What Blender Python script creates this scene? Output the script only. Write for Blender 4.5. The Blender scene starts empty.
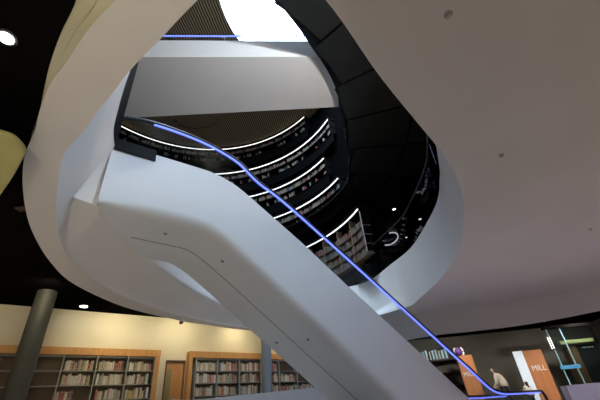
import bpy, bmesh, math, random
from mathutils import Vector, Matrix, Euler
from mathutils.geometry import tessellate_polygon
random.seed(7)
PI = math.pi
SC = bpy.context.scene
COL = SC.collection
EYE = 0.4          # camera height over the floor; everything below is laid out from eye level, then lifted
FLOOR = -EYE

# ------------------------------------------------------------------ materials
def mat(name, col, rough=0.6, metal=0.0, emit=None, estr=0.0, noise=0.0, nscale=4.0, bump=0.0, bscale=60.0, spec=None):
    m = bpy.data.materials.new(name); m.use_nodes = True
    nt = m.node_tree; b = nt.nodes['Principled BSDF']
    b.inputs['Base Color'].default_value = (*col, 1)
    b.inputs['Roughness'].default_value = rough
    b.inputs['Metallic'].default_value = metal
    if spec is not None: b.inputs['Specular IOR Level'].default_value = spec
    if emit:
        b.inputs['Emission Color'].default_value = (*emit, 1); b.inputs['Emission Strength'].default_value = estr
    if noise or bump:
        tc = nt.nodes.new('ShaderNodeTexCoord')
    if noise:
        n = nt.nodes.new('ShaderNodeTexNoise'); n.inputs['Scale'].default_value = nscale; n.inputs['Detail'].default_value = 4
        nt.links.new(tc.outputs['Object'], n.inputs['Vector'])
        r = nt.nodes.new('ShaderNodeValToRGB')
        r.color_ramp.elements[0].position = .3; r.color_ramp.elements[1].position = .7
        r.color_ramp.elements[0].color = (*[c * (1 - noise) for c in col], 1)
        r.color_ramp.elements[1].color = (*[min(1, c * (1 + noise)) for c in col], 1)
        nt.links.new(n.outputs['Fac'], r.inputs['Fac']); nt.links.new(r.outputs['Color'], b.inputs['Base Color'])
    if bump:
        n2 = nt.nodes.new('ShaderNodeTexNoise'); n2.inputs['Scale'].default_value = bscale
        nt.links.new(tc.outputs['Object'], n2.inputs['Vector'])
        bp = nt.nodes.new('ShaderNodeBump'); bp.inputs['Strength'].default_value = bump; bp.inputs['Distance'].default_value = .01
        nt.links.new(n2.outputs['Fac'], bp.inputs['Height']); nt.links.new(bp.outputs['Normal'], b.inputs['Normal'])
    return m

def wood(name, a, b_, scale=3.0, rough=.45):
    m = mat(name, a, rough); nt = m.node_tree; b = nt.nodes['Principled BSDF']
    tc = nt.nodes.new('ShaderNodeTexCoord'); mp = nt.nodes.new('ShaderNodeMapping')
    mp.inputs['Scale'].default_value = (6, 6, .6)
    n = nt.nodes.new('ShaderNodeTexNoise'); n.inputs['Scale'].default_value = scale; n.inputs['Detail'].default_value = 6; n.inputs['Distortion'].default_value = .6
    r = nt.nodes.new('ShaderNodeValToRGB'); r.color_ramp.elements[0].color = (*a, 1); r.color_ramp.elements[1].color = (*b_, 1)
    r.color_ramp.elements[0].position = .35; r.color_ramp.elements[1].position = .7
    nt.links.new(tc.outputs['Object'], mp.inputs['Vector']); nt.links.new(mp.outputs['Vector'], n.inputs['Vector'])
    nt.links.new(n.outputs['Fac'], r.inputs['Fac']); nt.links.new(r.outputs['Color'], b.inputs['Base Color'])
    return m

def glassy(name, tint, alpha, rough=.02):
    """thin pane: tinted see-through with a sharp reflection"""
    m = bpy.data.materials.new(name); m.use_nodes = True; nt = m.node_tree
    for n in list(nt.nodes):
        if n.type != 'OUTPUT_MATERIAL': nt.nodes.remove(n)
    out = [n for n in nt.nodes][0]
    t = nt.nodes.new('ShaderNodeBsdfTransparent'); t.inputs['Color'].default_value = (*tint, 1)
    g = nt.nodes.new('ShaderNodeBsdfGlossy'); g.inputs['Roughness'].default_value = rough; g.inputs['Color'].default_value = (.9, .95, 1, 1)
    fr = nt.nodes.new('ShaderNodeFresnel'); fr.inputs['IOR'].default_value = 1.45
    mu = nt.nodes.new('ShaderNodeMath'); mu.operation = 'MULTIPLY'; mu.inputs[1].default_value = alpha
    mx = nt.nodes.new('ShaderNodeMixShader')
    nt.links.new(fr.outputs['Fac'], mu.inputs[0]); nt.links.new(mu.outputs[0], mx.inputs['Fac'])
    nt.links.new(t.outputs[0], mx.inputs[1]); nt.links.new(g.outputs[0], mx.inputs[2]); nt.links.new(mx.outputs[0], out.inputs['Surface'])
    return m

def slats(name, a, b_, period, angle, mesh=True):
    m = mat(name, b_, .7); nt = m.node_tree; b = nt.nodes['Principled BSDF']
    tc = nt.nodes.new('ShaderNodeTexCoord')
    def band(ang, per, lo, hi):
        mp = nt.nodes.new('ShaderNodeMapping'); mp.inputs['Rotation'].default_value = (0, 0, ang)
        nt.links.new(tc.outputs['Object'], mp.inputs['Vector'])
        w = nt.nodes.new('ShaderNodeTexWave'); w.inputs['Scale'].default_value = 1 / per * .314 ; w.inputs['Distortion'].default_value = 0
        nt.links.new(mp.outputs['Vector'], w.inputs['Vector'])
        return w
    w = band(angle, period, 0, 1)
    r = nt.nodes.new('ShaderNodeValToRGB'); r.color_ramp.elements[0].position = .42; r.color_ramp.elements[1].position = .58
    r.color_ramp.elements[0].color = (*a, 1); r.color_ramp.elements[1].color = (*b_, 1)
    nt.links.new(w.outputs['Fac'], r.inputs['Fac']); nt.links.new(r.outputs['Color'], b.inputs['Base Color'])
    return m

M = {}
M['plaster'] = mat('white_plaster', (.74, .70, .66), .75, noise=.03, nscale=.8, bump=.05, bscale=20)
M['casing'] = mat('casing_white', (.70, .71, .72), .5, noise=.02, nscale=1.2)
M['black_ceiling'] = mat('black_ceiling', (.004, .004, .004), .9, noise=.2, nscale=2, spec=0.0)
M['black_gloss'] = mat('black_gloss', (.006, .006, .0065), .25, noise=.1, nscale=3, spec=.15)
M['drum'] = mat('drum_black', (.0022, .0022, .0022), .6, noise=.1, nscale=3, spec=0.0)
M['gallery'] = mat('gallery_black', (.0022, .0022, .0022), .45, noise=.1, nscale=3, spec=.06)
M['black_panel'] = mat('black_panel', (.011, .011, .0095), .35, noise=.15, nscale=1.5, spec=.2)
M['black_wall'] = mat('black_wall', (.008, .008, .009), .3, noise=.15, nscale=2)
M['cream'] = mat('cream_wall', (.72, .66, .50), .85, noise=.03, nscale=1.0, bump=.04)
M['olive'] = mat('olive_wall', (.095, .092, .075), .85, noise=.06, nscale=1.5)
M['floor'] = mat('floor_vinyl', (.43, .39, .35), .5, noise=.06, nscale=1.0)
M['wood'] = wood('beech_wood', (.52, .25, .075), (.62, .33, .12))
M['door_wood'] = wood('door_wood', (.46, .21, .065), (.56, .28, .10))
M['shelf'] = mat('pale_steel', (.34, .33, .30), .45, noise=.04)
M['back'] = mat('shelf_back', (.16, .11, .07), .7, noise=.1)
M['grey_col'] = mat('column_paint', (.055, .058, .05), .6, noise=.05, nscale=2)
M['rail_black'] = mat('handrail_rubber', (.01, .01, .012), .35, noise=.05)
M['led_blue'] = mat('blue_led', (.2, .25, 1), .4, emit=(.13, .19, 1.0), estr=1.65, noise=.01)
M['led_white'] = mat('white_led', (1, 1, 1), .4, emit=(1, .97, .92), estr=1.4, noise=.01)
M['lamp'] = mat('lamp_glow', (1, 1, 1), .4, emit=(1, .93, .84), estr=14, noise=.01)
M['lamp_dim'] = mat('lamp_glow_small', (1, 1, 1), .4, emit=(1, .96, .92), estr=4, noise=.01)
M['chrome'] = mat('brushed_metal', (.5, .5, .5), .3, 1.0, noise=.05)
M['glass'] = glassy('clear_glass', (.93, .96, .97), .08)
M['glass_smoke'] = glassy('smoked_glass', (.55, .55, .6), .12)
M['glass_teal'] = glassy('teal_glass', (.88, .97, .98), .8)
M['orange'] = wood('orange_board', (.33, .13, .045), (.40, .165, .06), 2.0, .6)
M['white_paint'] = mat('white_lettering', (.6, .6, .58), .6, noise=.02)
M['lit_panel'] = mat('lit_panel', (.4, .45, .5), .5, emit=(.78, .90, 1.0), estr=.42, noise=.01)
M['pale_blue'] = mat('pale_blue_plastic', (.28, .45, .48), .5, noise=.2, nscale=8)
M['dark_brown'] = mat('dark_brown', (.05, .032, .02), .5, noise=.2)
M['brown_col'] = wood('brown_column', (.15, .075, .035), (.2, .1, .05), 2.5)
M['yellow_beam'] = mat('yellow_paint', (.50, .48, .20), .6, noise=.05)
M['warm_lit_pod'] = mat('warm_lit_pod', (.42, .40, .15), .6, noise=.06, nscale=3)  # warm light on the raft put into its yellow
M['warm_lit'] = mat('warm_lit_fascia', (.72, .68, .50), .65, noise=.04, nscale=2)  # white ring edge with the warm light put into its colour
M['grille'] = slats('brown_slat_ceiling', (.006, .005, .004), (.34, .23, .12), .11, math.radians(8))
M['blue_bar'] = mat('blue_bar', (.05, .22, .42), .4, noise=.05, emit=(.03, .16, .30), estr=.12)  # the bar is no lamp; a faint glow is added to its blue
M['grey_white'] = mat('low_wall_paint', (.50, .49, .53), .6, noise=.03)
M['skin'] = mat('skin', (.55, .36, .26), .55, noise=.05)
M['hair'] = mat('dark_hair', (.012, .009, .008), .5, noise=.3, nscale=40)
M['jacket'] = mat('beige_jacket', (.40, .37, .32), .85, noise=.06, nscale=12)
M['trousers'] = mat('dark_trousers', (.02, .02, .03), .85, noise=.1)
M['purple'] = mat('purple_foil', (.10, .04, .22), .4, noise=.1)
M['dark'] = mat('dark_plastic', (.015, .015, .016), .5, noise=.1)
M['seam'] = mat('seam_shadow_gap', (.20, .20, .20), .8, noise=.05)

# ------------------------------------------------------------------ object helpers
def link(name, bm, m, parent=None, smooth=False, loc=None):
    if loc is None: loc = parent_loc(parent)
    bmesh.ops.recalc_face_normals(bm, faces=bm.faces[:])
    me = bpy.data.meshes.new(name)
    if loc is not None and (loc[0] or loc[1] or loc[2]):
        bmesh.ops.translate(bm, verts=bm.verts[:], vec=(-loc[0], -loc[1], -loc[2]))
    bm.to_mesh(me); bm.free()
    for mm in (m if isinstance(m, (list, tuple)) else [m]): me.materials.append(mm)
    for p in me.polygons: p.use_smooth = smooth
    o = bpy.data.objects.new(name, me); COL.objects.link(o)
    if parent is not None: o.parent = parent
    else: o.location = loc if loc is not None else (0, 0, 0)
    return o
WLOC = {}
def parent_loc(p):
    if p is None: return (0, 0, 0)
    return WLOC.get(p.name, (0, 0, 0))
def part(name, bm, m, parent, smooth=False, label=None):
    o = link(name, bm, m, parent, smooth)
    WLOC[o.name] = WLOC.get(parent.name, (0, 0, 0))      # a part keeps its thing's origin
    if label: o['label'] = label
    return o
def thing(name, label, cat, loc, group=None):
    o = bpy.data.objects.new(name, None); COL.objects.link(o); o.location = loc; o.empty_display_size = .1
    o['label'] = label; o['category'] = cat
    if group: o['group'] = group
    WLOC[o.name] = tuple(loc); return o
def tag(o, label, cat, group=None):
    o['label'] = label; o['category'] = cat
    if group: o['group'] = group
    return o
def struct(name, bm, m, smooth=False):
    o = link(name, bm, m, None, smooth); o['kind'] = 'structure'; return o
def sharp(o, deg=35):
    for e in o.data.edges: pass
    o.data.set_sharp_from_angle(angle=math.radians(deg)); return o

def box(bm, c, s, rot=None, bev=0.0):
    r = bmesh.ops.create_cube(bm, size=1)
    vs = r['verts']
    bmesh.ops.scale(bm, vec=s, verts=vs)
    if bev:
        es = list({e for v in vs for e in v.link_edges})
        g = bmesh.ops.bevel(bm, geom=es, offset=bev, segments=2, affect='EDGES', profile=.5)
        vs = list({v for f in g['faces'] for v in f.verts} | {v for v in vs if v.is_valid})
    mt = Matrix.Translation(c)
    if rot is not None: mt = mt @ rot.to_4x4()
    bmesh.ops.transform(bm, matrix=mt, verts=vs)
    return vs
def cyl(bm, p0, p1, r0, r1=None, seg=20, cap=True):
    p0 = Vector(p0); p1 = Vector(p1); d = p1 - p0
    r1 = r0 if r1 is None else r1
    g = bmesh.ops.create_cone(bm, cap_ends=cap, segments=seg, radius1=r0, radius2=r1, depth=d.length)
    q = Vector((0, 0, 1)).rotation_difference(d.normalized()).to_matrix().to_4x4()
    bmesh.ops.transform(bm, matrix=Matrix.Translation((p0 + p1) / 2) @ q, verts=g['verts'])
    return g['verts']
def sweep(bm, pts, section, side=None, closed=False):
    """section: list of (a, b): a along the side vector, b along the up vector"""
    pts = [Vector(p) for p in pts]; n = len(pts); rings = []
    for i, p in enumerate(pts):
        a = pts[(i - 1) % n] if (i or closed) else p
        b = pts[(i + 1) % n] if (i < n - 1 or closed) else p
        t = (b - a).normalized()
        s = Vector(side) if side is not None else t.cross(Vector((0, 0, 1))).normalized()
        u = s.cross(t).normalized()
        rings.append([bm.verts.new(p + s * q[0] + u * q[1]) for q in section])
    k = len(section)
    for i in range(n if closed else n - 1):
        r0, r1 = rings[i], rings[(i + 1) % n]
        for j in range(k): bm.faces.new((r0[j], r0[(j + 1) % k], r1[(j + 1) % k], r1[j]))
    if not closed:
        bm.faces.new(rings[0]); bm.faces.new(list(reversed(rings[-1])))
def circ(r, n=10, ry=None): return [(r * math.cos(2 * PI * i / n), (ry or r) * math.sin(2 * PI * i / n)) for i in range(n)]
def rect(w, h, oa=0, ob=0): return [(oa - w / 2, ob - h / 2), (oa + w / 2, ob - h / 2), (oa + w / 2, ob + h / 2), (oa - w / 2, ob + h / 2)]
def loft(bm, loops, closed=True):
    rows = [[bm.verts.new(p) for p in l] for l in loops]
    n = len(rows[0])
    for a, b in zip(rows, rows[1:]):
        for j in range(n if closed else n - 1): bm.faces.new((a[j], a[(j + 1) % n], b[(j + 1) % n], b[j]))
    return rows
def holed(bm, outer, inner):
    """flat face between an outer outline and a hole"""
    polys = [[Vector(p) for p in outer]] + ([[Vector(p) for p in inner]] if inner else [])
    flat = [v for pl in polys for v in pl]
    vs = [bm.verts.new(p) for p in flat]
    for t in tessellate_polygon(polys):
        try: bm.faces.new([vs[i] for i in t])
        except ValueError: pass
def prism(bm, outline, z0, z1):
    a = [bm.verts.new((x, y, z0)) for x, y in outline]; b = [bm.verts.new((x, y, z1)) for x, y in outline]
    n = len(outline)
    bm.faces.new(list(reversed(a))); bm.faces.new(b)
    for i in range(n): bm.faces.new((a[i], a[(i + 1) % n], b[(i + 1) % n], b[i]))
def catmull(P, closed=False, k=8):
    n = len(P); out = []
    for i in range(n if closed else n - 1):
        p = [P[(i + j) % n] if closed else P[min(max(i + j, 0), n - 1)] for j in (-1, 0, 1, 2)]
        for q in range(k):
            t = q / k
            out.append(tuple(.5 * (2 * b + (c - a) * t + (2 * a - 5 * b + 4 * c - d) * t * t + (3 * b - a - 3 * c + d) * t ** 3) for a, b, c, d in zip(*p)))
    if not closed: out.append(tuple(P[-1]))
    return out
def lerp_list(L, s):
    if s <= L[0][0]: return L[0][1]
    for (a, u), (b, v) in zip(L, L[1:]):
        if s <= b: return u + (v - u) * (s - a) / (b - a)
    return L[-1][1]
def BM(): return bmesh.new()

# ------------------------------------------------------------------ plan of the void
H = 2.6            # soffit
UP = 4.03          # upper floor
CEIL = 3.0         # black ceiling
TOP = 7.9          # black panelled ceiling of the upper floor
HUB = (-.4, 5.5)
inner = [(-.57,1.27),(-1.04,1.60),(-1.30,1.78),(-1.51,1.95),(-1.77,2.16),(-2.08,2.42),(-2.44,2.70),(-2.83,3.20),(-3.33,3.95),(-3.70,4.65),(-3.90,5.23),(-4.00,6.14),(-3.95,7.23),(-3.61,8.55),(-3.04,9.59),(-2.05,10.97),(-.6,11.8),(1.1,11.6),(2.73,10.45),(2.99,9.54),(3.12,7.77),(2.96,6.21),(2.60,4.94),(2.24,4.08),(1.85,3.43),(1.72,3.25),(.88,2.16),(.34,1.38),(.0,1.1),(-.28,1.12)]
upper = [(-.57,1.40),(-1.1,1.85),(-1.55,2.2),(-2.14,2.91),(-2.52,3.42),(-2.76,3.78),(-2.93,4.17),(-3.03,4.5),(-3.12,5.0),(-3.13,5.7),(-3.06,6.7),(-2.85,8.2),(-2.4,9.7),(-1.7,11.1),(-.5,12.1),(.7,12.5),(2.02,12.1),(2.67,10.63),(3.07,9.42),(3.16,7.94),(3.13,6.85),(2.95,6.05),(2.79,5.52),(2.3,4.3),(1.75,3.3),(.9,2.2),(.34,1.42),(0,1.2),(-.28,1.25)]
NA = 360
def by_angle(P):
    D = catmull(P, True, 10)
    A = sorted((math.atan2(y - HUB[1], x - HUB[0]), math.hypot(x - HUB[0], y - HUB[1])) for x, y in D)
    A = [(a - 2 * PI, r) for a, r in A[-3:]] + A + [(a + 2 * PI, r) for a, r in A[:3]]
    return [lerp_list(A, -PI + 2 * PI * i / NA) for i in range(NA)]
RI, RU = by_angle(inner), by_angle(upper)
def ringpts(R, z, off=0): return [(HUB[0] + (r + off) * math.cos(-PI + 2 * PI * i / NA), HUB[1] + (r + off) * math.sin(-PI + 2 * PI * i / NA), z) for i, r in enumerate(R)]
outer_left = [(-1.14,1.22),(-1.43,1.40),(-1.77,1.66),(-2.05,1.87),(-2.34,2.16),(-2.50,2.34),(-2.89,2.73),(-3.33,3.33),(-3.80,4.13),(-4.24,5.20),(-4.47,6.29),(-4.29,7.88),(-3.67,9.23),(-3.17,10.0),(-2.1,11.23),(-.5,12.2),(1.0,12.3),(2.2,11.95),(3.1,11.35)]
fascia = [(3.1,11.35),(3.95,11.12),(4.61,11.11),(6.35,10.85),(8.02,9.72),(10.0,7.5),(11.2,4.0)]
near_edge = [(11.4,0),(11.4,-4.5),(1.2,-4.5),(.3,-2.0),(-.35,-.3),(-.8,.7)]
OL = catmull(outer_left, False, 5); FA = catmull(fascia, False, 5); NE = near_edge[:-2] + [(-.30,-.4),(-.58,.35),(-.87,.93)]

# soffit: the big white flat underside round the void
bm = BM(); holed(bm, [(x, y, H) for x, y in OL + FA[1:] + NE], ringpts(RI, H)); struct('ceiling_soffit', bm, M['plaster'])
# inner wall of the void, white, from the soffit up to the upper floor
bm = BM(); COVE = [(2.6 + .02 * i, (3 * (i / 20) ** 2 - 2 * (i / 20) ** 3)) for i in range(21)] + [(3.1, 1), (3.4, 1), (3.7, 1), (UP, 1)]
def wall_loop(z, kc):
    P = []; kl = (z - H) / (UP - H)                     # straight slope beside the landing, a cove beneath it
    edge = -152.6 - 21.4 * max(0, min(1, (2.95 - z) / .35))
    for i, (a, b) in enumerate(zip(RI, RU)):
        deg = -180 + 360 * i / NA
        w = max(0, min(1, (deg - edge + 1.5) / 3)) if deg < 60 else 0
        k = kc + (kl - kc) * w; r = a + (b - a) * k
        P.append((HUB[0] + r * math.cos(math.radians(deg)), HUB[1] + r * math.sin(math.radians(deg)), z))
    return P
loft(bm, [wall_loop(z, k) for z, k in COVE] + [ringpts(RU, UP, .18)])
o = struct('wall_void', bm, M['plaster'], True); sharp(o)
# slanted outer edge of the ring, warm light painted into its yellow
up_edge = [(-1.70,1.16),(-1.64,1.39),(-1.92,1.64),(-2.19,1.91),(-2.44,2.20),(-2.67,2.47),(-2.93,2.74),(-3.36,3.33),(-3.82,4.13)]
lo_edge = [(-.98,1.0),(-1.14,1.22),(-1.43,1.40),(-1.77,1.66),(-2.05,1.87),(-2.34,2.16),(-2.62,2.46),(-3.33,3.33),(-3.80,4.13)]
up_edge = [(-.75,-.6),(-1.05,.4),(-1.38,1.08)] + up_edge[1:]; lo_edge = [(-.30,-.4),(-.58,.35),(-.87,.93)] + lo_edge[1:]
ue = catmull(up_edge, False, 6); le = catmull(lo_edge, False, 6)
bm = BM()
def mixp(k, z): return [(a[0] + (b[0] - a[0]) * k, a[1] + (b[1] - a[1]) * k, z) for a, b in zip(le, ue)]
loft(bm, [mixp(0, H), mixp(.42, H + .12), mixp(.45, H + .20), mixp(.95, H + .34), mixp(1, CEIL + .02)], False)
o = struct('trim_1', bm, M['warm_lit'])
bm = BM(); pl = OL[30:]
loft(bm, [[(x, y, H) for x, y in pl], [(x, y, CEIL + .02) for x, y in pl]], False); struct('trim_2', bm, M['plaster'], True)
# bulkhead hanging at the far edge of the soffit
bm = BM()
def offset(P, k):
    out = []
    for i, (x, y) in enumerate(P):
        a = P[max(i - 1, 0)]; b = P[min(i + 1, len(P) - 1)]; t = Vector((b[0] - a[0], b[1] - a[1])).normalized()
        out.append((x - t.y * k, y + t.x * k))
    return out
FB = [(1.6, 12.15), (2.2, 11.95)] + FA
loft(bm, [[(x, y, H + .02) for x, y in FB], [(x, y, 1.93) for x, y in FB], [(x, y, 1.93) for x, y in offset(FB, .25)], [(x, y, H + .3) for x, y in offset(FB, .25)]], False)
o = struct('trim_3', bm, M['plaster'], True); sharp(o)

# ------------------------------------------------------------------ shell
XL, XR, YN, YF = -13.0, 13.5, -6.0, 18.5
bm = BM(); box(bm, ((XL + XR) / 2, (YN + YF) / 2, FLOOR - .1), (XR - XL + 1, YF - YN + 1, .2)); struct('floor', bm, M['floor'])
bm = BM(); holed(bm, [(XL, YN, CEIL), (XR, YN, CEIL), (XR, YF, CEIL), (XL, YF, CEIL)], [(x, y, CEIL) for x, y, z in ringpts([max(a, b) for a, b in zip(RI, RU)], CEIL, .12)]); struct('ceiling_black', bm, M['black_ceiling'])
bm = BM(); holed(bm, [(XL, YN, UP), (XR, YN, UP), (XR, YF, UP), (XL, YF, UP)], [(x, y, UP) for x, y, z in ringpts(RU, UP, .15)]); struct('floor_upper', bm, M['black_wall'])
def wallbox(name, c, s, m): bm = BM(); box(bm, c, s); return struct(name, bm, m)
zc, zh = (FLOOR + TOP) / 2 + .1, TOP - FLOOR + .4
wallbox('wall_near', ((XL + XR) / 2, YN - .1, zc), (XR - XL, .2, zh), M['olive'])
wallbox('wall_right', (XR + .1, (YN + YF) / 2, zc), (.2, YF - YN, zh), M['olive'])
wallbox('wall_west', (XL - .1, (YN + YF) / 2, zc), (.2, YF - YN, zh), M['olive'])
wallbox('wall_back', ((XL + XR) / 2, YF + .1, (FLOOR + CEIL) / 2), (XR - XL, .2, CEIL - FLOOR), M['olive'])
wallbox('wall_back_upper', ((XL + XR) / 2, YF + .1, (UP + TOP) / 2), (XR - XL, .2, TOP - UP + .3), M['black_wall'])
# cream library wall, oblique in plan
W0 = Vector((-7.41, 7.98, 0)); WD = Vector((.777, .63, 0)).normalized(); WN = Vector((.63, -.777, 0)).normalized()
WR = Matrix.Rotation(math.atan2(WD.y, WD.x), 3, 'Z')
def wp(s, off, z): return W0 + WD * s + WN * off + Vector((0, 0, z))
def wbox(bm, s0, s1, o0, o1, z0, z1, bev=0): box(bm, wp((s0 + s1) / 2, (o0 + o1) / 2, (z0 + z1) / 2), (s1 - s0, abs(o1 - o0), z1 - z0), WR, bev)
bm = BM(); wbox(bm, -7, 4.09, -.2, 0, FLOOR, CEIL); wbox(bm, 4.09, 4.66, -.2, 0, 1.83, CEIL); wbox(bm, 4.66, 12.5, -.2, 0, FLOOR, CEIL)
struct('wall_left', bm, M['cream'])

# ------------------------------------------------------------------ rotunda
CX, CY, RR = -3.99, 9.2, 6.5
def pol(r, deg, z): return (CX + r * math.cos(math.radians(deg)), CY + r * math.sin(math.radians(deg)), z)
def arc(r, z, a0=0, a1=360, n=96): return [pol(r, a0 + (a1 - a0) * i / n, z) for i in range(n + (0 if a1 - a0 == 360 else 1))]
RO = 6.0
# black panelled ceiling of the upper floor, with the round opening
RE = [(-180, 6.45), (-53, 6.45), (-48.6, 6.31), (-40.7, 6.09), (-33.7, 6.0), (-23, 5.86), (-18.9, 5.72), (-3.5, 5.72), (10, 6.0), (20, 6.3), (180, 6.3)]
def rim(d, z, n=120): return [pol(lerp_list(RE, -180 + 360 * i / n) + d, -180 + 360 * i / n, z) for i in range(n)]
SK = [(1.2, .2), (4.6, .2), (4.6, 2.5), (1.2, 2.5)]      # added opening, unseen, lets cool sky light onto the escalator
bm = BM(); polys = [[(XL, YN), (XR, YN), (XR, 2.8), (XL, 2.8)], [(XL, 2.8), (XR, 2.8), (XR, YF), (XL, YF)]]
holed(bm, [(x, y, TOP + .06) for x, y in polys[0]], [(x, y, TOP + .06) for x, y in SK])
holed(bm, [(x, y, TOP + .06) for x, y in polys[1]], rim(0, TOP + .06))
loft(bm, [[(x, y, TOP) for x, y in SK], [(x, y, TOP + .4) for x, y in SK]])
loft(bm, [rim(0, TOP + .06), rim(0, TOP - .03), rim(.05, TOP - .03), rim(.05, TOP + .06)])
step = 13.6; a0 = -12.4 - 10 * step
for i in range(26):
    b0, b1 = a0 + i * step + .28, a0 + (i + 1) * step - .28
    for r0, r1 in ((lerp_list(RE, max(-180, min(180, (b0 + b1) / 2))) + .12, 7.82), (7.92, 9.9), (10.0, 12.4)):
        vs = [pol(r0, b0, TOP), pol(r1, b0, TOP), pol(r1, (b0 + b1) / 2, TOP), pol(r1, b1, TOP), pol(r0, b1, TOP), pol(r0, (b0 + b1) / 2, TOP)]
        if all(XL < v[0] < XR and 2.9 < v[1] < YF for v in vs):
            f = bm.faces.new([bm.verts.new(v) for v in vs]); f.material_index = 1
o = struct('ceiling_upper', bm, [M['black_gloss'], M['black_panel']])
# drum of the rotunda and its galleries
ZT = 14.35
bm = BM(); loft(bm, [arc(6.9, TOP + .05), arc(6.9, ZT)]); struct('wall_drum', bm, M['drum'], True)
# slatted brown ceiling with the big skylight cut out
SX, SY, SR = 2.2, 7.0, 4.6
ins = lambda p: math.hypot(p[0] - SX, p[1] - SY) < SR
disc = arc(7.0, ZT, 0, 360, 240)
k0 = next(i for i in range(240) if ins(disc[i - 1]) and not ins(disc[i]))
keep = [disc[(k0 + i) % 240] for i in range(240) if not ins(disc[(k0 + i) % 240])]
aa = math.atan2(keep[-1][1] - SY, keep[-1][0] - SX); ab = math.atan2(keep[0][1] - SY, keep[0][0] - SX)
aa %= 2 * PI; ab %= 2 * PI
cut = [(SX + SR * math.cos(aa + (ab - aa) * i / 40), SY + SR * math.sin(aa + (ab - aa) * i / 40), ZT) for i in range(1, 40)]
bm = BM(); holed(bm, keep + cut, None); struct('ceiling_slatted', bm, M['grille'])
bm = BM(); loft(bm, [[(x, y, ZT - .02) for x, y, z in cut], [(x, y, ZT + .45) for x, y, z in cut]], False); struct('trim_4', bm, M['black_wall'])
levels = [(14.2, 44, 205), (12.35, 28, 190), (10.5, 35, 190), (8.78, 28, 190), (6.6, 19, 175)]
book_cols = [(.15, .12, .085), (.10, .065, .04), (.14, .11, .085), (.13, .025, .025), (.12, .12, .115), (.02, .028, .045)]
bmats = [mat('spine_' + str(i), c, .6, noise=.1, nscale=20) for i, c in enumerate(book_cols)]
stuffbm = BM()
ords = ['topmost', 'second', 'third', 'fourth', 'lowest']
for k, (z, d0, d1) in enumerate(levels):
    t = thing('gallery_shelving', f'black curved book gallery with a white light line, {ords[k]} level of the rotunda', 'bookshelf', pol(RR, 90, z - 1.0), 'curved galleries of the rotunda')
    n = 90
    def ring(name, r, z0, w, h, m, a=d0, b=d1):
        bm = BM(); sweep(bm, arc(r, z0, a, b, n), rect(w, h)); return part(name, bm, m, t, False)
    ring('canopy', RR + .18, z + .12, .46, .10, M['gallery'])
    ring('light_strip', RR - .03, z,   .032, .042, M['led_white'])
    rows = 2 if k < 4 else 4
    for j in range(rows):
        zz = z - .42 * (j + 1) if k < 4 else z - .66 - .37 * j
        ring('shelf', RR + .2, zz, .34, .025, M['back'] if k == 4 else M['gallery'])
        dg = d0 + .3
        while dg < d1 - .5:
            run = random.uniform(2.0, 6.0) if k < 4 else random.uniform(3, 5)
            e = min(dg + run, d1 - .3)
            while dg < e:
                w = random.uniform(.35, .75); h = random.uniform(.19, .29)
                if dg > 10 and not (k < 4 and j > 0 and random.random() < .7):
                    vs = box(stuffbm, pol(RR + .17, dg + w / 2, zz + .0125 + h / 2), (.2, w * .1, h), Matrix.Rotation(math.radians(dg + w / 2), 3, 'Z'))
                    mi = random.choice([0, 0, 1, 2, 2, 3, 4, 5])
                    for f in {f for v in vs for f in v.link_faces}: f.material_index = mi
                dg += w
            dg += random.uniform(.4, 1.2) if k < 4 else .5
    step_ = 10 if k < 4 else 8
    a = d0
    while a <= d1 + .01:
        bm = BM(); box(bm, pol(RR + .2, a + (.3 if a == d0 else 0), z - .42 * rows / 2), (.34, .02, .42 * rows), Matrix.Rotation(math.radians(a), 3, 'Z'))
        part('divider', bm, M['back'] if k == 4 and a > d0 else M['gallery'], t); a += step_
    if k == 4:
        bm = BM(); cyl(bm, pol(RR + .02, d0, 4.9), pol(RR + .02, d0, 6.5), .02, seg=8); part('end_edge', bm, M['shelf'], t)
    if k < 4:
        ring('parapet', RR + .1, z - .42 * rows - .28, .06, .5, M['gallery'])
    else:
        ring('plinth', RR + .2, UP + .2, .4, .4, M['gallery'])
o = link('gallery_books', stuffbm, bmats); o['kind'] = 'stuff'; o['label'] = 'rows of small books filling the curved black galleries of the rotunda'; o['category'] = 'books'

# dark wall at the upper floor on the left side of the void
bm = BM()
pl = [(-1.1,1.85),(-1.55,2.2),(-2.14,2.91),(-2.52,3.42),(-2.76,3.78),(-2.93,4.17)]
pl = catmull(pl, False, 5)
loft(bm, [[(x, y, UP) for x, y in pl], [(x, y, TOP - .02) for x, y in pl], [(x - .3, y + .12, TOP - .02) for x, y in pl], [(x - .3, y + .12, UP) for x, y in pl]], False)
o = struct('wall_dark_left', bm, M['gallery'], True); sharp(o)
# smoked glass balustrade along the right side of the void
t = thing('glass_balustrade', 'dark smoked glass balustrade along the white rim right of the void', 'balustrade', (3.2, 8.0, UP))
pr = ringpts(RU, UP, .06)
idx = [i for i in range(NA) if -52 < -180 + 360 * i / NA < 76]
for q in range(0, len(idx) - 11, 12):
    seg = [Vector(pr[i]) for i in idx[q:q + 13]]
    if len(seg) < 2: break
    bm = BM(); sweep(bm, [p + Vector((0, 0, .55)) for p in seg], rect(.015, 1.06)); part('glass_panel', bm, M['glass_smoke'], t)
bm = BM(); sweep(bm, [Vector(pr[i]) + Vector((0, 0, 1.1)) for i in idx], circ(.025, 8)); part('handrail', bm, M['rail_black'], t, True)

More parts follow.
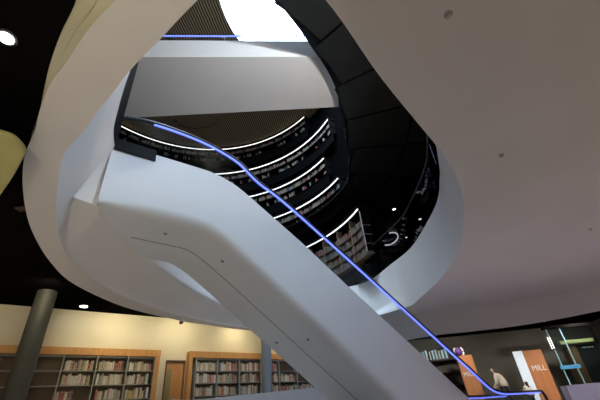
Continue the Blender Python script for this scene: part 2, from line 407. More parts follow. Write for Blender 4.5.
# ------------------------------------------------------------------ bridge across the void
BA = Vector((-3.39, 5.19, 0)); BD = Vector((4.15, .45, 0)).normalized(); BN = Vector((BD.y, -BD.x, 0))
def bp(s, off, z): return BA + BD * s + BN * off + Vector((0, 0, z))
t = thing('footbridge', 'white footbridge spanning the void high above the escalator', 'bridge', tuple(bp(2, -.9, 8.0)))
bm = BM(); prism(bm, [(-7.5, 4.744), (2.4, 5.818), (2.4, 7.50), (-7.5, 6.905)], 8.0, 8.71); part('deck', bm, M['plaster'], t)
for nm, off in (('near', -.06), ('far', -1.6)):
    for q in range(5):
        bm = BM(); sweep(bm, [bp(-3.6 + q * 1.8, off, 8.86), bp(-3.6 + q * 1.8 + 1.78, off, 8.86)], rect(.015, .28)); part('glass_panel', bm, M['glass'], t)
    bm = BM(); sweep(bm, [bp(-4, off, 9.02), bp(5.6, off, 9.02)], rect(.05, .02)); hr = part('handrail', bm, M['rail_black'], t)
    bm = BM(); sweep(bm, [bp(-4, off + (.01 if off > -1 else -.01), 9.0), bp(5.6, off + (.01 if off > -1 else -.01), 9.0)], rect(.02, .018)); part('light_strip', bm, M['led_blue'], hr, label='blue light strip')
bm = BM(); cp = catmull([(-6.3,12.95,14.2),(-6.0,13.5,14.2),(-5.3,13.75,14.2),(-4.4,13.65,14.2),(-3.9,13.1,14.2)], False, 5)
sweep(bm, cp, circ(.025, 8)); tag(link('curved_track', bm, M['dark'], None, True), 'small dark curved track under the brown slatted ceiling', 'track')

# ------------------------------------------------------------------ escalator
EB = Vector((-1.26, 6.02, 0)); ED = Vector((.755, .656, 0)).normalized(); EN = Vector((.656, -.755, 0)).normalized()
def ep(s, off, z): return EB + ED * s + EN * off + Vector((0, 0, z))
ztop = [(-4, 4.0), (-1.7, 4.15), (-1.1, 4.18), (-.84, 4.19), (-.55, 4.15), (-.3, 4.08), (-.07, 3.97), (.4, 3.70), (1.25, 3.21), (2.55, 2.38), (5.15, .76), (6.1, .16), (6.5, -.06), (6.9, -.2), (7.4, -.27), (12, -.27)]
zbot = [(-4, 2.95), (-1.0, 2.95), (-.8, 2.94), (-.6, 2.86), (-.4, 2.75), (.2, 2.36), (1.2, 1.68), (2.73, .64), (4.2, -.36), (4.3, -.39), (12, -.39)]
esc = thing('escalator', 'white escalator with blue lit handrails rising to the upper floor', 'escalator', tuple(ep(3, -.55, FLOOR)))
OA, OB = .35, -1.45
st = [-2.52, -2.4, -1.8, -1.3, -1.1, -.95, -.84, -.75, -.65, -.55, -.45, -.35, -.2, -.07, .1, .4, .8, 1.25, 1.9, 2.55, 3.4, 4.2, 4.3, 5.15, 5.7, 6.1, 6.3, 6.5, 6.9, 7.4, 9, 11.5]
bm = BM(); loops = []
for s in st:
    a, b = lerp_list(ztop, s), lerp_list(zbot, s); r = min(.04 + .15 * max(0, min(1, (s + 2.52) / .8)), (a - b) * .35)
    L = [ep(s, OA, a)] + [ep(s, OA - r + r * math.cos(q * PI / 12), b + r - r * math.sin(q * PI / 12)) for q in range(7)]
    L += [ep(s, OB + r - r * math.sin(q * PI / 12), b + r - r * math.cos(q * PI / 12)) for q in range(7)] + [ep(s, OB, a)]
    loops.append(L)
rows = loft(bm, loops); bm.faces.new(rows[0]); bm.faces.new(list(reversed(rows[-1])))
o = part('casing', bm, M['casing'], esc, True, 'smooth white casing'); sharp(o, 40)
bm = BM(); ss = [-1.8] + [s for s in st if -1.8 < s < 4.2]
sweep(bm, [ep(s, -.55, lerp_list(zbot, s) - .001) for s in ss], rect(.018, .008), side=EN); part('seam', bm, M['seam'], esc)
for s, off in ((-1.35, -.15), (-.25, -.15), (1.65, -.15), (1.5, -1.0)):
    bm = BM(); z = lerp_list(zbot, s); sl = (lerp_list(zbot, s + .05) - lerp_list(zbot, s - .05)) / .1
    nrm = (ED * sl - Vector((0, 0, 1))).normalized()
    p = ep(s, off, z); cyl(bm, p - nrm * .01, p + nrm * .008, .035, .03, 16); part('cover_cap', bm, M['seam'], esc)
# dark end box on the landing
bm = BM()
sweep(bm, [ep(-2.5, .30, 4.07), ep(-1.85, .30, 4.10)], rect(.16, .22)); part('end_box', bm, M['gallery'], esc, label='black end box on the landing')
rail = [(-2.62, 4.55), (-2.66, 4.8), (-2.52, 4.98), (-2.25, 5.09), (-1.99, 5.16), (-1.5, 5.21), (-.96, 5.21), (-.5, 5.15), (0, 5.0), (.5, 4.66), (1.62, 4.13), (6.1, 1.53), (7.3, .83), (7.7, .58), (8.05, .40), (8.5, .30), (9.2, .27), (11.2, .26), (11.45, .2), (11.55, .03), (11.42, -.14), (11.1, -.2)]
rd = catmull(rail, False, 5)
led = [p for p in rd if p[0] > -1.98 and p[0] < 11.25 and p[1] > .2]
rz = [p for p in rd if p[0] > -2.5]; rzl = [(a, b) for a, b in rz if b > .24]
for off in (0, -1.1):
    bm = BM(); sweep(bm, [ep(s, off, z) for s, z in rd], circ(.05, 10, .034), side=EN); hr = part('handrail', bm, M['rail_black'], esc, True, 'black handrail belt')
    bm = BM(); g = .012 if off == 0 else -.012
    up = []
    for i, (s, z) in enumerate(led):
        a = led[max(i - 1, 0)]; b = led[min(i + 1, len(led) - 1)]; tt = Vector((b[0] - a[0], b[1] - a[1])).normalized()
        up.append(ep(s + tt.y * .05, off + g, z - tt.x * .05))
    sweep(bm, up, rect(.032, .030), side=EN); part('light_strip', bm, M['led_blue'], hr, label='glowing blue light strip')
    cuts = [-2.3, -1.15, 0, 1.6, 3.2, 4.8, 6.4, 8.0, 9.6, 11.2]
    for a, b in zip(cuts, cuts[1:]):
        n = 8; bm = BM()
        lo = []; hi = []
        for i in range(n + 1):
            s = a + .012 + (b - a - .024) * i / n
            lo.append((s, lerp_list(ztop, s) - .02)); hi.append((s, lerp_list(rzl, s) - .085))
        loopsg = []
        for w in (-.006, .006):
            pass
        loft(bm, [[ep(s, off - .006, z) for s, z in lo], [ep(s, off - .006, z) for s, z in hi], [ep(s, off + .006, z) for s, z in hi], [ep(s, off + .006, z) for s, z in lo]], False)
        part('glass_panel', bm, M['glass'], esc)
# step band between the balustrades
bm = BM(); pts = []
s = .3
prof = [(-3.3, 4.2), (-.2, 4.2)]
z = 4.2; s = -.2
while z > -.2:
    prof.append((s, z)); z -= .21; prof.append((s + .02, max(z, -.26))); s += .356
prof.append((11.3, -.26))
loft(bm, [[ep(a, -.1, b) for a, b in prof], [ep(a, -1.0, b) for a, b in prof]], False); part('step_band', bm, M['chrome'], esc)

# ------------------------------------------------------------------ bookcases on the cream wall
shelf_z = [1.82, 1.50, 1.19, .87, .55, .22, -.10]
WORDN = ['first', 'second', 'third', 'fourth', 'fifth', 'sixth', 'seventh', 'eighth', 'ninth', 'tenth', 'eleventh', 'twelfth', 'thirteenth', 'fourteenth', 'fifteenth', 'sixteenth', 'seventeenth', 'eighteenth']
BS = lambda s: .73 + (s - .73) * 1.017
shelf_z = [z * 1.017 for z in shelf_z]
def bookcase(s0, s1, ups, label):
    s0, s1 = BS(s0), BS(s1)
    t = thing('bookcase', label, 'bookcase', tuple(wp((s0 + s1) / 2, .2, FLOOR)))
    bm = BM(); wbox(bm, s0, s0 + .10 if s0 > 0 else s0 + .04, .01, .245, FLOOR, 1.89); wbox(bm, s1 - .10, s1, .01, .245, FLOOR, 1.89)
    wbox(bm, s0 - .01, s1 + .01, .01, .25, 1.87, 2.045, .006); wbox(bm, s0 + .04, s1 - .1, .03, .23, FLOOR, FLOOR + .12); part('surround', bm, M['wood'], t)
    bm = BM(); wbox(bm, s0 + .05, s1 - .05, .02, .035, FLOOR + .1, 1.87); part('back_panel', bm, M['back'], t)
    for u in ups:
        bm = BM(); wbox(bm, u - .013, u + .013, .036, .232, FLOOR + .12, 1.868); part('upright', bm, M['shelf'], t)
    for z in shelf_z:
        bm = BM(); wbox(bm, ups[0], ups[-1], .036, .228, z - .016, z); part('shelf', bm, M['shelf'], t)
    return t
ups1 = [-1.95, -1.25, -.55, .15, .85, 1.57, 2.29, 3.0, 3.68]
ups2 = [4.72, 5.49, 6.21, 6.95, 7.65, 8.36, 9.05]
ups2[0] = 4.83
SH = 1.017
ups1 = [.73 + (u - .73) * SH for u in ups1]; ups2 = [.73 + (u - .73) * SH for u in ups2]
bookcase(-2.02, 3.79, ups1, 'long wooden bookcase with half empty shelves, left of the wooden door')
bookcase(4.61, 9.17, ups2, 'wooden bookcase full of books between the door and the escalator')
palette = {'cream': (.62, .56, .43), 'white': (.68, .66, .60), 'tan': (.45, .34, .21), 'red': (.40, .07, .06), 'brown': (.18, .10, .06), 'grey': (.30, .30, .29), 'yellow': (.60, .45, .10), 'dark blue': (.06, .08, .16), 'green': (.14, .20, .11), 'pink': (.52, .28, .27)}
protos = {}
pages = mat('book_pages', (.68, .64, .54), .8, noise=.05, nscale=30)
def book_mesh(name, col):
    bm = BM()
    box(bm, (0, -.005, .5), (.80, .98, .96)); 
    for f in bm.faces: f.material_index = 1
    n0 = len(bm.faces)
    a = [bm.verts.new((x, y, 0)) for x, y in ((-.5, -.5), (-.5, .42), (-.3, .5), (.3, .5), (.5, .42), (.5, -.5), (.4, -.5), (.4, .38), (-.4, .38), (-.4, -.5))]
    b = [bm.verts.new((v.co.x, v.co.y, 1)) for v in a]
    bm.faces.new(list(reversed(a))); bm.faces.new(b)
    for i in range(len(a)): bm.faces.new((a[i], a[(i + 1) % len(a)], b[(i + 1) % len(a)], b[i]))
    for z0, z1 in ((.78, .80), (.2, .22)):       # a band across the spine
        vs = box(bm, (0, .5, (z0 + z1) / 2), (.6, .012, z1 - z0))
        for f in {f for v in vs for f in v.link_faces}: f.material_index = 1
    bmesh.ops.recalc_face_normals(bm, faces=bm.faces[:])
    me = bpy.data.meshes.new(name); bm.to_mesh(me); bm.free()
    me.materials.append(mat('cover_' + name.replace(' ', '_'), col, .55, noise=.12, nscale=3)); me.materials.append(pages); return me
for k, c in palette.items(): protos[k] = book_mesh(k, tuple(.8 * v for v in c))
ANG = math.atan2(WN.y, WN.x) - PI / 2
NB = 0
def fill(case, bayname, rowname, a, b, z, frac=(0, 1), wmul=1.0, weights=None, hmul=1.0):
    global NB
    a += .02; b -= .02; L = b - a; s = a + L * frac[0]; end = a + L * frac[1]; i = 0
    names = list(palette); wts = weights or [5, 5, 3, 2, 2, 2, 1, 1, 1, 2]
    while True:
        w = random.uniform(.036, .066) * wmul
        if s + w > end or i >= len(WORDN): break
        h = random.uniform(.17, .255) * hmul; dpt = random.uniform(.13, .165)
        c = random.choices(names, wts)[0]
        o = bpy.data.objects.new('book', protos[c]); COL.objects.link(o)
        o.location = wp(s + w / 2, .218 - dpt / 2 - random.uniform(0, .015), z); o.scale = (w, dpt, h); o.rotation_euler = (0, 0, ANG)
        tag(o, f'{c} book, {WORDN[i]} from left, {rowname} row, {bayname} bay, {case} bookcase', 'book', f'books in the {case} bookcase')
        s += w + .002; i += 1; NB += 1
rowsn = [('top', shelf_z[1]), ('second', shelf_z[2]), ('third', shelf_z[3])]
for bi, (a, b) in enumerate(zip(ups1[5:], ups1[6:])):
    bn = ['fully visible left', 'middle', 'rightmost'][bi]
    bn = ['leftmost filled', 'middle filled', 'rightmost filled'][bi]
    for rn, z in rowsn:
        fr = (.05, .95)
        if bi == 0 and rn == 'third': fr = (.0, .55)
        if bi == 1 and rn == 'third': fr = (.12, .98)
        if bi == 2 and rn == 'second': fr = (.0, .9)
        fill('left', bn, rn, a, b, z, fr)
fill('left', 'cut off', 'top', ups1[3], ups1[4], shelf_z[1], (0, .35), weights=[1, 1, 1, 1, 5, 3, 0, 1, 1, 3])
for bi, (a, b) in enumerate(zip(ups2, ups2[1:])):
    for ri, (rn, z) in enumerate(rowsn):
        if bi == 4 and ri == 0: continue
        if bi == 5 and ri < 2: continue
        fill('right', WORDN[bi], rn, a, b, z, (.03, .9 if bi in (0, 2) and ri == 2 else .98), 1.12, [6, 5, 3, 2, 1, 1, 1, .5, .6, 2], 1.05)

# wooden door
def dpart(name, m, parent, *a, bev=0):
    bm = BM(); wbox(bm, *a, bev); return part(name, bm, m, parent)
dr = bpy.data.objects.new('door_1', None); COL.objects.link(dr); dr.location = wp(4.42, 0, FLOOR); dr['kind'] = 'structure'; WLOC[dr.name] = tuple(dr.location)
bm = BM(); wbox(bm, 4.09, 4.125, -.2, .02, FLOOR, 1.83); wbox(bm, 4.625, 4.66, -.2, .02, FLOOR, 1.83); wbox(bm, 4.09, 4.66, -.2, .02, 1.795, 1.83); part('door_frame', bm, M['back'], dr)
lf = dpart('door_leaf', M['door_wood'], dr, 4.128, 4.622, -.09, -.045, FLOOR, 1.79)
dpart('vision_panel', mat('green_glass', (.26, .25, .11), .3, noise=.05), lf, 4.17, 4.30, -.095, -.038, .35, 1.60)
bm = BM(); cyl(bm, wp(4.16, -.045, .66), wp(4.16, .01, .66), .012); cyl(bm, wp(4.155, .005, .66), wp(4.26, .005, .66), .01); part('door_handle', bm, M['chrome'], dr)
# small dark sensor dome at the top of the cream wall
t = thing('sensor_dome', 'small dark sensor dome high on the cream wall above the door', 'sensor', tuple(wp(4.41, .05, 2.9)))
bm = BM(); cyl(bm, wp(4.41, .0, 2.9), wp(4.41, .05, 2.9), .06, .055); part('bracket', bm, M['dark'], t)
bm = BM(); bmesh.ops.create_uvsphere(bm, u_segments=16, v_segments=10, radius=.05, matrix=Matrix.Translation(wp(4.41, .07, 2.89))); part('dome', bm, M['dark'], t, True)

# ------------------------------------------------------------------ columns
def column(p0, p1, r, label, m, name='column'):
    t = thing(name, label, 'column', (p0[0], p0[1], FLOOR))
    bm = BM(); cyl(bm, p0, p1, r, seg=36); o = part('shaft', bm, m, t, True); sharp(o)
    bm = BM(); cyl(bm, (p0[0], p0[1], FLOOR), (p0[0], p0[1], FLOOR + .08), r + .02, seg=36); part('base_ring', bm, M['dark'], t)
column((-5.95, 7.5, FLOOR), (-5.95, 7.5, CEIL), .20, 'round grey column in front of the empty left shelves', M['grey_col'])
column((-1.5, 11.5, FLOOR), (-1.5, 11.5, CEIL), .155, 'slim grey column before the right bookcase, under the escalator', mat('slim_column_paint', (.15, .155, .16), .5, noise=.04))

# ------------------------------------------------------------------ lamps, sprinklers, raft
def downlight(p, r, label, m, ring=True):
    t = thing('downlight', label, 'light', p, 'recessed downlights')
    bm = BM(); cyl(bm, (p[0], p[1], p[2] - .012), (p[0], p[1], p[2] + .02), r + .025, r + .025, 28); part('trim_ring', bm, M['shelf'] if ring else M['dark'], t)
    bm = BM(); cyl(bm, (p[0], p[1], p[2] - .018), (p[0], p[1], p[2] - .008), r, r, 28); part('lens', bm, m, t)
downlight((-2.38, 1.63, CEIL), .058, 'bright round downlight in the black ceiling at the upper left corner', M['lamp'], False)
downlight((-5.81, 8.7, CEIL), .085, 'downlight in the black ceiling above the left bookcase', M['lamp'])
downlight((10.5, 16.8, CEIL), .08, 'small downlight above the glass doors', M['lamp_dim'])
downlight((6.64, 16.6, CEIL), .07, 'small downlight above the pale blue folders', M['lamp_dim'])
downlight((4.25, 13.85, TOP), .07, 'tiny downlight in the black panelled ceiling over the curved shelves', M['lamp_dim'])
downlight((5.74, 15.07, TOP), .07, 'tiny downlight in the black panelled ceiling nearest the white rim', M['lamp_dim'])
downlight((5.47, 17.0, TOP), .05, 'tiny downlight beside the horseshoe lamp in the black ceiling', M['lamp_dim'])
bm = BM(); up = [(4.55 + .42 * math.cos(a), 16.9 + .75 * math.sin(a), TOP - .06) for a in [math.radians(-110 + 220 * i / 20) for i in range(21)]]
sweep(bm, up, rect(.05, .05)); t = thing('horseshoe_lamp', 'glowing white horseshoe shaped lamp in the black ceiling', 'light', (4.55, 16.9, TOP)); part('tube', bm, M['led_white'], t)
bm = BM(); box(bm, (4.95, 16.9, TOP - .03), (.08, .08, .06)); part('mount', bm, M['dark'], t)
for (x, y), lb in (((1.3, 1.57), 'sprinkler in the white soffit, highest of the three'), ((2.55, 3.47), 'sprinkler in the white soffit right of the void'), ((5.33, 6.02), 'sprinkler in the white soffit near the right edge')):
    t = thing('sprinkler', 'small grey ' + lb, 'sprinkler', (x, y, H))
    bm = BM(); cyl(bm, (x, y, H - .006), (x, y, H + .01), .035, .03, 20); part('rosette', bm, M['shelf'], t)
    bm = BM(); cyl(bm, (x, y, H - .03), (x, y, H), .008); cyl(bm, (x, y, H - .034), (x, y, H - .03), .018); part('deflector', bm, M['chrome'], t)
# rounded raft at the left edge, its yellow is painted warm light
ol = [(-2.72,2.05),(-2.60,2.14),(-2.54,2.20),(-2.53,2.28),(-2.56,2.40),(-2.65,2.49),(-2.96,2.76),(-3.32,3.05),(-4.2,3.75),(-5.0,3.3),(-4.6,2.2),(-3.5,1.9)]
ol = catmull(ol, True, 5)
t = thing('ceiling_raft', 'rounded ceiling raft, yellow with painted warm light, hanging at the left edge', 'ceiling panel', (-3.6, 2.7, 2.4))
bm = BM(); cx, cy = -3.6, 2.7
sh = lambda k, z: [(cx + (x - cx) * k, cy + (y - cy) * k, z) for x, y in ol]
rows = loft(bm, [sh(.96, 2.385), sh(.985, 2.39), sh(1, 2.41), sh(.985, 2.44)]); bm.faces.new(rows[0]); bm.faces.new(rows[-1]); o = part('panel', bm, M['warm_lit_pod'], t, True); sharp(o)
for q in ((-3.2, 2.4), (-4.1, 2.9)):
    bm = BM(); cyl(bm, (*q, 2.42), (*q, CEIL), .008, seg=8); part('hanger', bm, M['dark'], t)
# brown vent in the black ceiling at left
t = thing('ceiling_vent', 'small brown vent in the black ceiling left of the ring', 'vent', (-4.0, 4.3, CEIL))
bm = BM(); box(bm, (-4.05, 4.15, CEIL - .01), (.22, .12, .03), None, .005); part('frame', bm, M['dark_brown'], t)

# ------------------------------------------------------------------ right-hand hall
# everything in the far hall is sized on a plan 14 m away, and stands a factor HK further out
HK = 1.15; FL = FLOOR / HK
before = set(o.name for o in SC.objects)
def push():
    for o in SC.objects:
        if o.name not in before and o.parent is None:
            o.location = Vector(o.location) * HK; o.scale = (HK, HK, HK)
def lettering(body, size, loc, rot, m, parent, ext=.004):
    cu = bpy.data.curves.new('lettering', 'FONT'); cu.body = body; cu.size = size; cu.extrude = ext; cu.align_x = 'CENTER'; cu.align_y = 'CENTER'
    ob = bpy.data.objects.new('tmp', cu); COL.objects.link(ob)
    dg = bpy.context.evaluated_depsgraph_get(); me = bpy.data.meshes.new_from_object(ob.evaluated_get(dg))
    bpy.data.objects.remove(ob)
    me.transform(Matrix.Translation(Vector(loc) - Vector(parent_loc(parent))) @ Euler(rot).to_matrix().to_4x4()); me.materials.clear(); me.materials.append(m)
    o = bpy.data.objects.new('lettering', me); COL.objects.link(o); o.parent = parent; return o
def board(x0, x1, y, ztop, label, text, tz, ts, tx):
    t = thing('display_board', label, 'display board', ((x0 + x1) / 2, y, FL))
    bm = BM(); box(bm, ((x0 + x1) / 2, y, (FL + .06 + ztop) / 2), (x1 - x0, .06, ztop - FL - .06), None, .006); part('panel', bm, M['orange'], t)
    bm = BM(); box(bm, ((x0 + x1) / 2, y, FL + .03), (x1 - x0 - .04, .4, .06), None, .01); part('foot', bm, M['dark'], t)
    lettering(text, ts, (tx, y - .032, tz), (PI / 2, 0, 0), M['white_paint'], t)
board(5.10, 5.66, 14, 1.60, 'narrow orange display board behind the blue handrail', 'MILL', .98, .2, 5.36)
board(7.49, 8.16, 14, 1.55, 'wide orange display board with white letters beside the lit panel', 'MILL', .96, .25, 7.83)
t = thing('light_box', 'tall glowing white panel on the left of the wide orange board', 'light box', (7.3, 14, FL))
bm = BM(); box(bm, (7.31, 14.0, (FL + 1.56) / 2), (.33, .05, 1.56 - FL)); part('lit_face', bm, M['lit_panel'], t)
bm = BM(); box(bm, (7.31, 14.06, (FL + 1.56) / 2), (.35, .06, 1.58 - FL)); part('housing', bm, M['dark'], t)
# purple and white ornament resting on top of the narrow board
t = thing('ornament', 'round purple and white ornament on top of the narrow orange board', 'ornament', (5.25, 14, 1.60))
bm = BM(); bmesh.ops.create_uvsphere(bm, u_segments=20, v_segments=12, radius=.14, matrix=Matrix.Translation((5.22, 14, 1.735))); part('ball', bm, M['purple'], t, True)
for sx in (-1, 1):
    bm = BM(); sweep(bm, [(5.22 + sx * (.10 + .06 * math.cos(a)), 13.93, 1.72 + .13 * math.sin(a)) for a in [math.radians(-60 + 12 * i) for i in range(13)]], circ(.028, 8)); part('loop', bm, M['white_paint'], t, True)
# shelf unit with pale blue folders beyond
t = thing('shelf_unit', 'low dark shelf unit carrying pale blue folders', 'shelf', (4.55, 15.2, FL))
bm = BM(); box(bm, (4.7, 15.2, (FL + 1.62) / 2), (1.9, .06, 1.62 - FL)); part('back_panel', bm, M['dark_brown'], t)
for z in (.3, .75, 1.2, 1.62):
    bm = BM(); box(bm, (4.7, 15.0, z), (1.9, .40, .04)); part('shelf', bm, M['dark_brown'], t)
for x in (3.76, 5.64):
    bm = BM(); box(bm, (x, 15.0, (FL + 1.62) / 2), (.04, .40, 1.62 - FL)); part('side_panel', bm, M['dark_brown'], t)
for i in range(9):
    bm = BM(); w = .085; h = .30 + .05 * ((i * 7) % 3) / 2; x = 4.05 + i * .125
    box(bm, (x, 14.95, 1.64 + h / 2), (w, .24, h), None, .006); box(bm, (x, 14.826, 1.64 + h * .7), (w * .7, .004, h * .2))
    o = link('folder', bm, M['pale_blue'] if i % 3 else M['shelf']); tag(o, f'{"pale blue" if i % 3 else "pale grey"} folder, {WORDN[i]} from left on top of the dark shelf unit', 'folder', 'folders on the shelf unit')
# glass doors, yellow beam, brown column, black sign
dd = bpy.data.objects.new('door_2', None); COL.objects.link(dd); dd.location = (9.0, 14, FL); dd['kind'] = 'structure'; WLOC[dd.name] = (9.0, 14, FL)
for x0, x1 in ((8.68, 9.16), (9.18, 10.4)):
    bm = BM(); box(bm, ((x0 + x1) / 2, 14, (FL + 2.2) / 2), (x1 - x0, .02, 2.2 - FL)); part('pane', bm, M['glass_teal'], dd)
for x in (8.67, 9.17):
    bm = BM(); box(bm, (x, 14, (FL + 2.2) / 2), (.025, .035, 2.2 - FL)); part('edge_strip', bm, mat('edge_strip', (.3, .6, .7), .3, noise=.05), dd)
bm = BM(); box(bm, (8.92, 13.96, .90), (.70, .03, .12), None, .008); part('push_bar', bm, M['blue_bar'], dd)
bm = BM(); box(bm, (9.5, 14.02, 2.25), (1.9, .14, .12)); part('door_head', bm, M['black_ceiling'], dd)
t = thing('tube_reflection', 'vertical white tubes standing for a lamp reflection at the glass doors', 'light', (8.6, 13.95, 1.5))  # glowing tubes added in place of a reflection in the glass
for x in (8.565, 8.645):
    bm = BM(); cyl(bm, (x, 13.95, 1.52), (x, 13.95, 1.93), .014, seg=10); part('tube', bm, M['led_white'], t)
bm = BM(); box(bm, (8.605, 13.98, 1.72), (.16, .02, .5)); part('backplate', bm, M['dark'], t)
bm = BM(); box(bm, (9.75, 14.35, 1.74), (1.25, .2, .11)); struct('trim_5', bm, M['yellow_beam'])
bm = BM(); box(bm, (9.57, 14.6, (FL + 1.6) / 2), (.36, .3, 1.6 - FL)); tag(link('pillar', bm, M['brown_col']), 'square brown wooden pillar behind the glass doors', 'pillar')
t = thing('sign_board', 'black sign board with small white lettering behind the glass doors', 'sign', (10.4, 14.35, FL))
bm = BM(); box(bm, (10.55, 14.55, (FL + 1.62) / 2), (1.5, .05, 1.62 - FL)); part('panel', bm, M['dark'], t)
for i in range(6):
    bm = BM(); box(bm, (10.03 + i * .075, 14.52, 1.53), (.045, .006, .05 if i % 2 else .035)); part('lettering', bm, M['white_paint'], t)
push()
# low pale walls at the bottom of the view
bm = BM(); lw = catmull([(-3.45, 9.2), (-3.2, 10.0), (-1.75, 10.05), (-.1, 10.0), (.5, 9.9)], False, 5)
loft(bm, [[(x, y, FLOOR) for x, y in lw], [(x, y, .74) for x, y in lw], [(x, y + .15, .74) for x, y in lw], [(x, y + .15, FLOOR) for x, y in lw]], False)
o = struct('wall_low', bm, M['grey_white'], True); sharp(o)
bm = BM(); prism(bm, [(4.86, 8.0), (7.5, 7.6), (7.5, 7.85), (4.86, 8.2)], FLOOR, .20); struct('wall_low_right', bm, mat('plinth_paint', (.15, .15, .17), .6, noise=.03))

# ------------------------------------------------------------------ people
before = set(o.name for o in SC.objects)
def skinned(name, verts, edges, radii, m, parent, levels=2, root=0):
    me = bpy.data.meshes.new(name); me.from_pydata(verts, edges, [])
    o = bpy.data.objects.new('tmp_' + name, me); COL.objects.link(o)
    sk = o.modifiers.new('s', 'SKIN'); sk.use_smooth_shade = True
    for i, r in enumerate(radii):
        me.skin_vertices[0].data[i].radius = (r, r) if not isinstance(r, tuple) else r
    me.skin_vertices[0].data[root].use_root = True
    ss = o.modifiers.new('d', 'SUBSURF'); ss.levels = levels; ss.render_levels = levels
    dg = bpy.context.evaluated_depsgraph_get(); out = bpy.data.meshes.new_from_object(o.evaluated_get(dg))
    bpy.data.objects.remove(o)
    out.materials.clear(); out.materials.append(m)
    for p in out.polygons: p.use_smooth = True
    ob = bpy.data.objects.new(name, out); COL.objects.link(ob); ob.parent = parent; return ob
def person(loc, rz, hgt, lean, label, jm, hair_long=True):
    """local frame: faces +x, z up from the floor"""
    t = thing('person', label, 'person', loc); t.rotation_euler = (0, 0, rz)
    k = hgt / 1.7
    def B(x, y, z): # bend everything above the hip forward
        if z > .95:
            a = lean; dz = z - .95; return (k * (x * math.cos(a) + dz * math.sin(a)), k * y, k * (.95 + dz * math.cos(a) - x * math.sin(a)))
        return (k * x, k * y, k * z)
    V = []; E = []; R = []
    def add(p, r, par=None):
        V.append(B(*p)); R.append(r * k if not isinstance(r, tuple) else (r[0] * k, r[1] * k))
        if par is not None: E.append((par, len(V) - 1))
        return len(V) - 1
    pel = add((0, 0, .95), .13); wa = add((0, 0, 1.10), .12, pel); ch = add((.01, 0, 1.28), .135, wa); nk = add((0, 0, 1.43), .06, ch); nk2 = add((.02, 0, 1.50), .052, nk)
    hd = add((.035, 0, 1.585), .088, nk2); tp = add((.03, 0, 1.655), .07, hd)
    nose = add((.12, 0, 1.575), .014, hd)
    for sg in (-1, 1):
        add((.03, sg * .088, 1.58), .016, hd)
        sh_ = add((0, sg * .17, 1.38), .06, ch); el = add((.10, sg * .21, 1.13), .042, sh_); wr = add((.30, sg * .17, 1.06), .028, el); pm = add((.37, sg * .16, 1.05), .03, wr)
        for f in range(4):
            a = add((.42, sg * (.135 + .018 * f), 1.05), .009, pm); add((.455 + (.008 if f in (1, 2) else 0), sg * (.135 + .018 * f), 1.03), .008, a)
        th = add((.38, sg * .12, 1.06), .010, pm); add((.42, sg * .105, 1.045), .009, th)
        hp = add((0, sg * .09, .88), .085, pel); kn = add((.02, sg * .10, .48), .058, hp); an = add((-.01, sg * .10, .09), .04, kn); add((.11, sg * .11, .04), .035, an)
    skinned('body', V, E, R, M['skin'], t)
    # face: eyes and mouth
    for sg in (-1, 1):
        bm = BM(); c = B(.112, sg * .032, 1.592); bmesh.ops.create_uvsphere(bm, u_segments=10, v_segments=6, radius=.012 * k, matrix=Matrix.Translation(c)); o = link('eye', bm, M['dark'], None, True); o.location = (0, 0, 0); o.parent = t
    bm = BM(); box(bm, B(.112, 0, 1.535), (.012 * k, .05 * k, .012 * k), None, .003); o = link('mouth', bm, M['purple'], None); o.parent = t
    # clothes follow the body
    V, E, R = [], [], []
    pel = add((0, 0, .86), .185); wa = add((-.005, 0, 1.10), .185, pel); ch = add((0, 0, 1.28), (.20, .18), wa); cl = add((0, 0, 1.41), .09, ch)
    for sg in (-1, 1):
        sh_ = add((0, sg * .18, 1.36), .10, ch); el = add((.10, sg * .225, 1.13), .075, sh_); add((.28, sg * .175, 1.065), .046, el)
    skinned('jacket', V, E, R, jm, t)
    V, E, R = [], [], []
    pel = add((0, 0, .93), .135)
    for sg in (-1, 1):
        hp = add((0, sg * .09, .86), .10, pel); kn = add((.02, sg * .10, .48), .075, hp); add((0, sg * .10, .10), .058, kn)
    skinned('trousers', V, E, R, M['trousers'], t)
    for sg in (-1, 1):
        bm = BM(); box(bm, (k * .05, k * sg * .105, k * .04), (k * .27, k * .10, k * .08), None, .025 * k); o = link('shoe', bm, M['dark'], None, True); o.parent = t
    V, E, R = [], [], []
    h0 = add((.005, 0, 1.64), .095); h1 = add((-.03, 0, 1.57), .09, h0); 
    if hair_long: h2 = add((-.055, 0, 1.45), .075, h1); add((-.08, 0, 1.30), .05, h2)
    skinned('hair', V, E, R, M['hair'], t)
    return t
person((6.26, 13.6, FL), math.radians(140), 1.50, math.radians(18), 'person in a beige jacket with dark hair leaning forward beyond the handrail', M['jacket'])
person((7.0, 13.6, FL), math.radians(100), .95, 0, 'small child in a white top with dark hair before the glowing panel', M['white_paint'], True)
push()

# ------------------------------------------------------------------ lights
def lamp(name, typ, loc, energy, col, size=.2, target=None, spot=None, blend=.6):
    l = bpy.data.lights.new(name, typ); l.energy = energy; l.color = col
    if typ == 'AREA': l.size = size
    elif typ in ('POINT', 'SPOT'): l.shadow_soft_size = size
    if spot: l.spot_size = math.radians(spot); l.spot_blend = blend
    o = bpy.data.objects.new(name, l); COL.objects.link(o); o.location = loc
    if target is not None:
        o.rotation_euler = (Vector(target) - Vector(loc)).to_track_quat('-Z', 'Y').to_euler()
    return o
WARM = (1, .80, .58); NEU = (1, .89, .79); COOL = (.70, .82, 1.0)
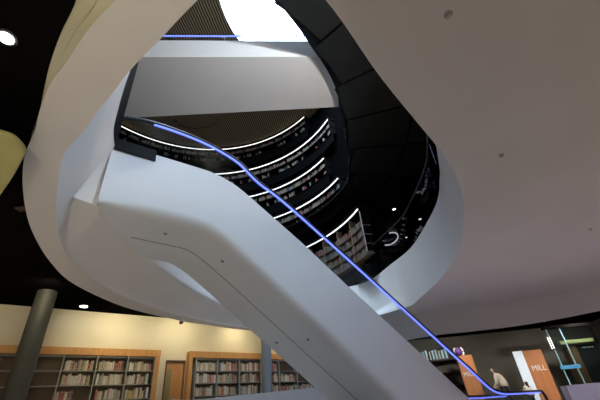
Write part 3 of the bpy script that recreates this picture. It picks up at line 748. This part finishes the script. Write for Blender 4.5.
# added soffit spots without fittings, and unseen downlights of the black ceiling; the floor bounces their light up
for x, y in ((3.2, 1.5), (5.8, 3.5), (4.6, 7.2), (7.5, 6.5), (2.5, -1.5), (6.0, -1.5), (9, 1.5)):
    far = y > 5
    lamp('soffit_fill', 'SPOT', (x, y, H - .03), 700 if far else 140, (.86, .79, 1.0) if far else NEU, .06, (x, y, FLOOR), 100)  # violet tint of the far pair added to colour the bulkhead
for x, y in ((-3.4, -.2), (-5.2, 3.2), (-2.2, 3.0), (-1.0, 5.2), (-7.5, 1.5)):
    lamp('ceiling_downlight', 'SPOT', (x, y, CEIL - .03) if (x, y) not in ((-2.2, 3.0), (-1.0, 5.2)) else (x - 3, y, CEIL - .03), 720, WARM, .06, (x if (x, y) not in ((-2.2, 3.0), (-1.0, 5.2)) else x - 3, y, FLOOR), 100)
for s in (-1.5, .8, 2.6, 4.4, 6.2, 8.2):
    p = wp(s, (1.05 if s < 6 else .65) if s > 2 else 2.2, CEIL - .04); lamp('wall_washer', 'SPOT', p, (95 if s < 6 else 58) if s > 2 else 45, (1, .86, .56), .20, wp(s, 0, 1.9), 176, 1.0)
lamp('hall_fill', 'SPOT', (6.0, 14.4, CEIL - .04), 330, NEU, .06, (6.0, 16.8, .4), 130)  # hall spots added without fittings to brighten the boards and glass doors
lamp('hall_fill', 'SPOT', (9.6, 13.6, CEIL - .04), 200, NEU, .06, (9.0, 14.6, 0), 110)
lamp('hall_fill', 'SPOT', (7.4, 12.6, CEIL - .06), 260, NEU, .06, (7.4, 14, .6), 100)
lamp('hall_fill', 'SPOT', (11.2, 15.6, CEIL - .04), 260, NEU, .06, (11.2, 16.6, 0), 130)
lamp('bridge_fill', 'SPOT', (5.0, 2.2, 4.6), 900, (1, .86, .70), .2, (-1.2, 6.2, 8.2), 110, 1.0)  # added warm fill for the underside of the bridge, no fitting
lamp('bridge_fill_cool', 'SPOT', (1.6, 1.6, 6.6), 1100, (.72, .86, 1.0), .1, (-1.0, 5.3, 8.4), 95, 1.0)  # added cool fill aimed at the bridge front, hidden from the camera
lamp('hall_fill', 'SPOT', (10.6, 14.4, CEIL - .04), 260, NEU, .06, (10.9, 16.6, 1.0), 110)
lamp('ring_fill', 'SPOT', (-.4, -1.8, .5), 260, (1, .93, .70), .15, (-2.2, 1.8, 2.6), 80, 1.0)  # added fill behind the camera for the ring edge and raft, no fitting
# daylight through the skylight
sky = lamp('skylight_portal', 'AREA', (.2, 7.2, ZT + .3), 1, (1, 1, 1), 9, (.2, 7.2, 0)); sky.data.cycles.is_portal = True
sky2 = lamp('added_opening_portal', 'AREA', (3.0, 1.35, TOP + .38), 1, (1, 1, 1), 2.9, (3.0, 1.35, 0)); sky2.data.cycles.is_portal = True  # portal of the added opening, out of the camera's view
w = bpy.data.worlds.new('world'); SC.world = w; w.use_nodes = True
bg = w.node_tree.nodes['Background']; bg.inputs['Color'].default_value = (.62, .79, 1.0, 1); bg.inputs['Strength'].default_value = 32.0

# ------------------------------------------------------------------ camera
F, TH, ROLL = 347.0, math.radians(32.7), math.radians(5.6)
cam = bpy.data.cameras.new('camera'); co = bpy.data.objects.new('camera', cam); COL.objects.link(co)
cam.sensor_fit = 'HORIZONTAL'; cam.sensor_width = 36; cam.lens = F / 600 * 36; cam.clip_start = .05; cam.clip_end = 200
fwd = Vector((0, math.cos(TH), math.sin(TH))); upv = Vector((0, -math.sin(TH), math.cos(TH))); rt = Vector((1, 0, 0))
X = rt * math.cos(ROLL) - upv * math.sin(ROLL); Y = rt * math.sin(ROLL) + upv * math.cos(ROLL)
co.matrix_world = Matrix((X, Y, -fwd)).transposed().to_4x4()
SC.camera = co
for o in list(SC.objects):
    if o.parent is None: o.location.z += EYE

SC.view_settings.view_transform = 'Standard'; SC.view_settings.look = 'None'; SC.view_settings.gamma = 1; SC.view_settings.exposure = 0
SC.view_settings.use_curve_mapping = False
SC.cycles.use_denoising = True; SC.cycles.max_bounces = 10; SC.cycles.diffuse_bounces = 6; SC.cycles.transparent_max_bounces = 24
SC.cycles.sample_clamp_indirect = 4; SC.cycles.caustics_reflective = False; SC.cycles.caustics_refractive = False
print('books', NB)
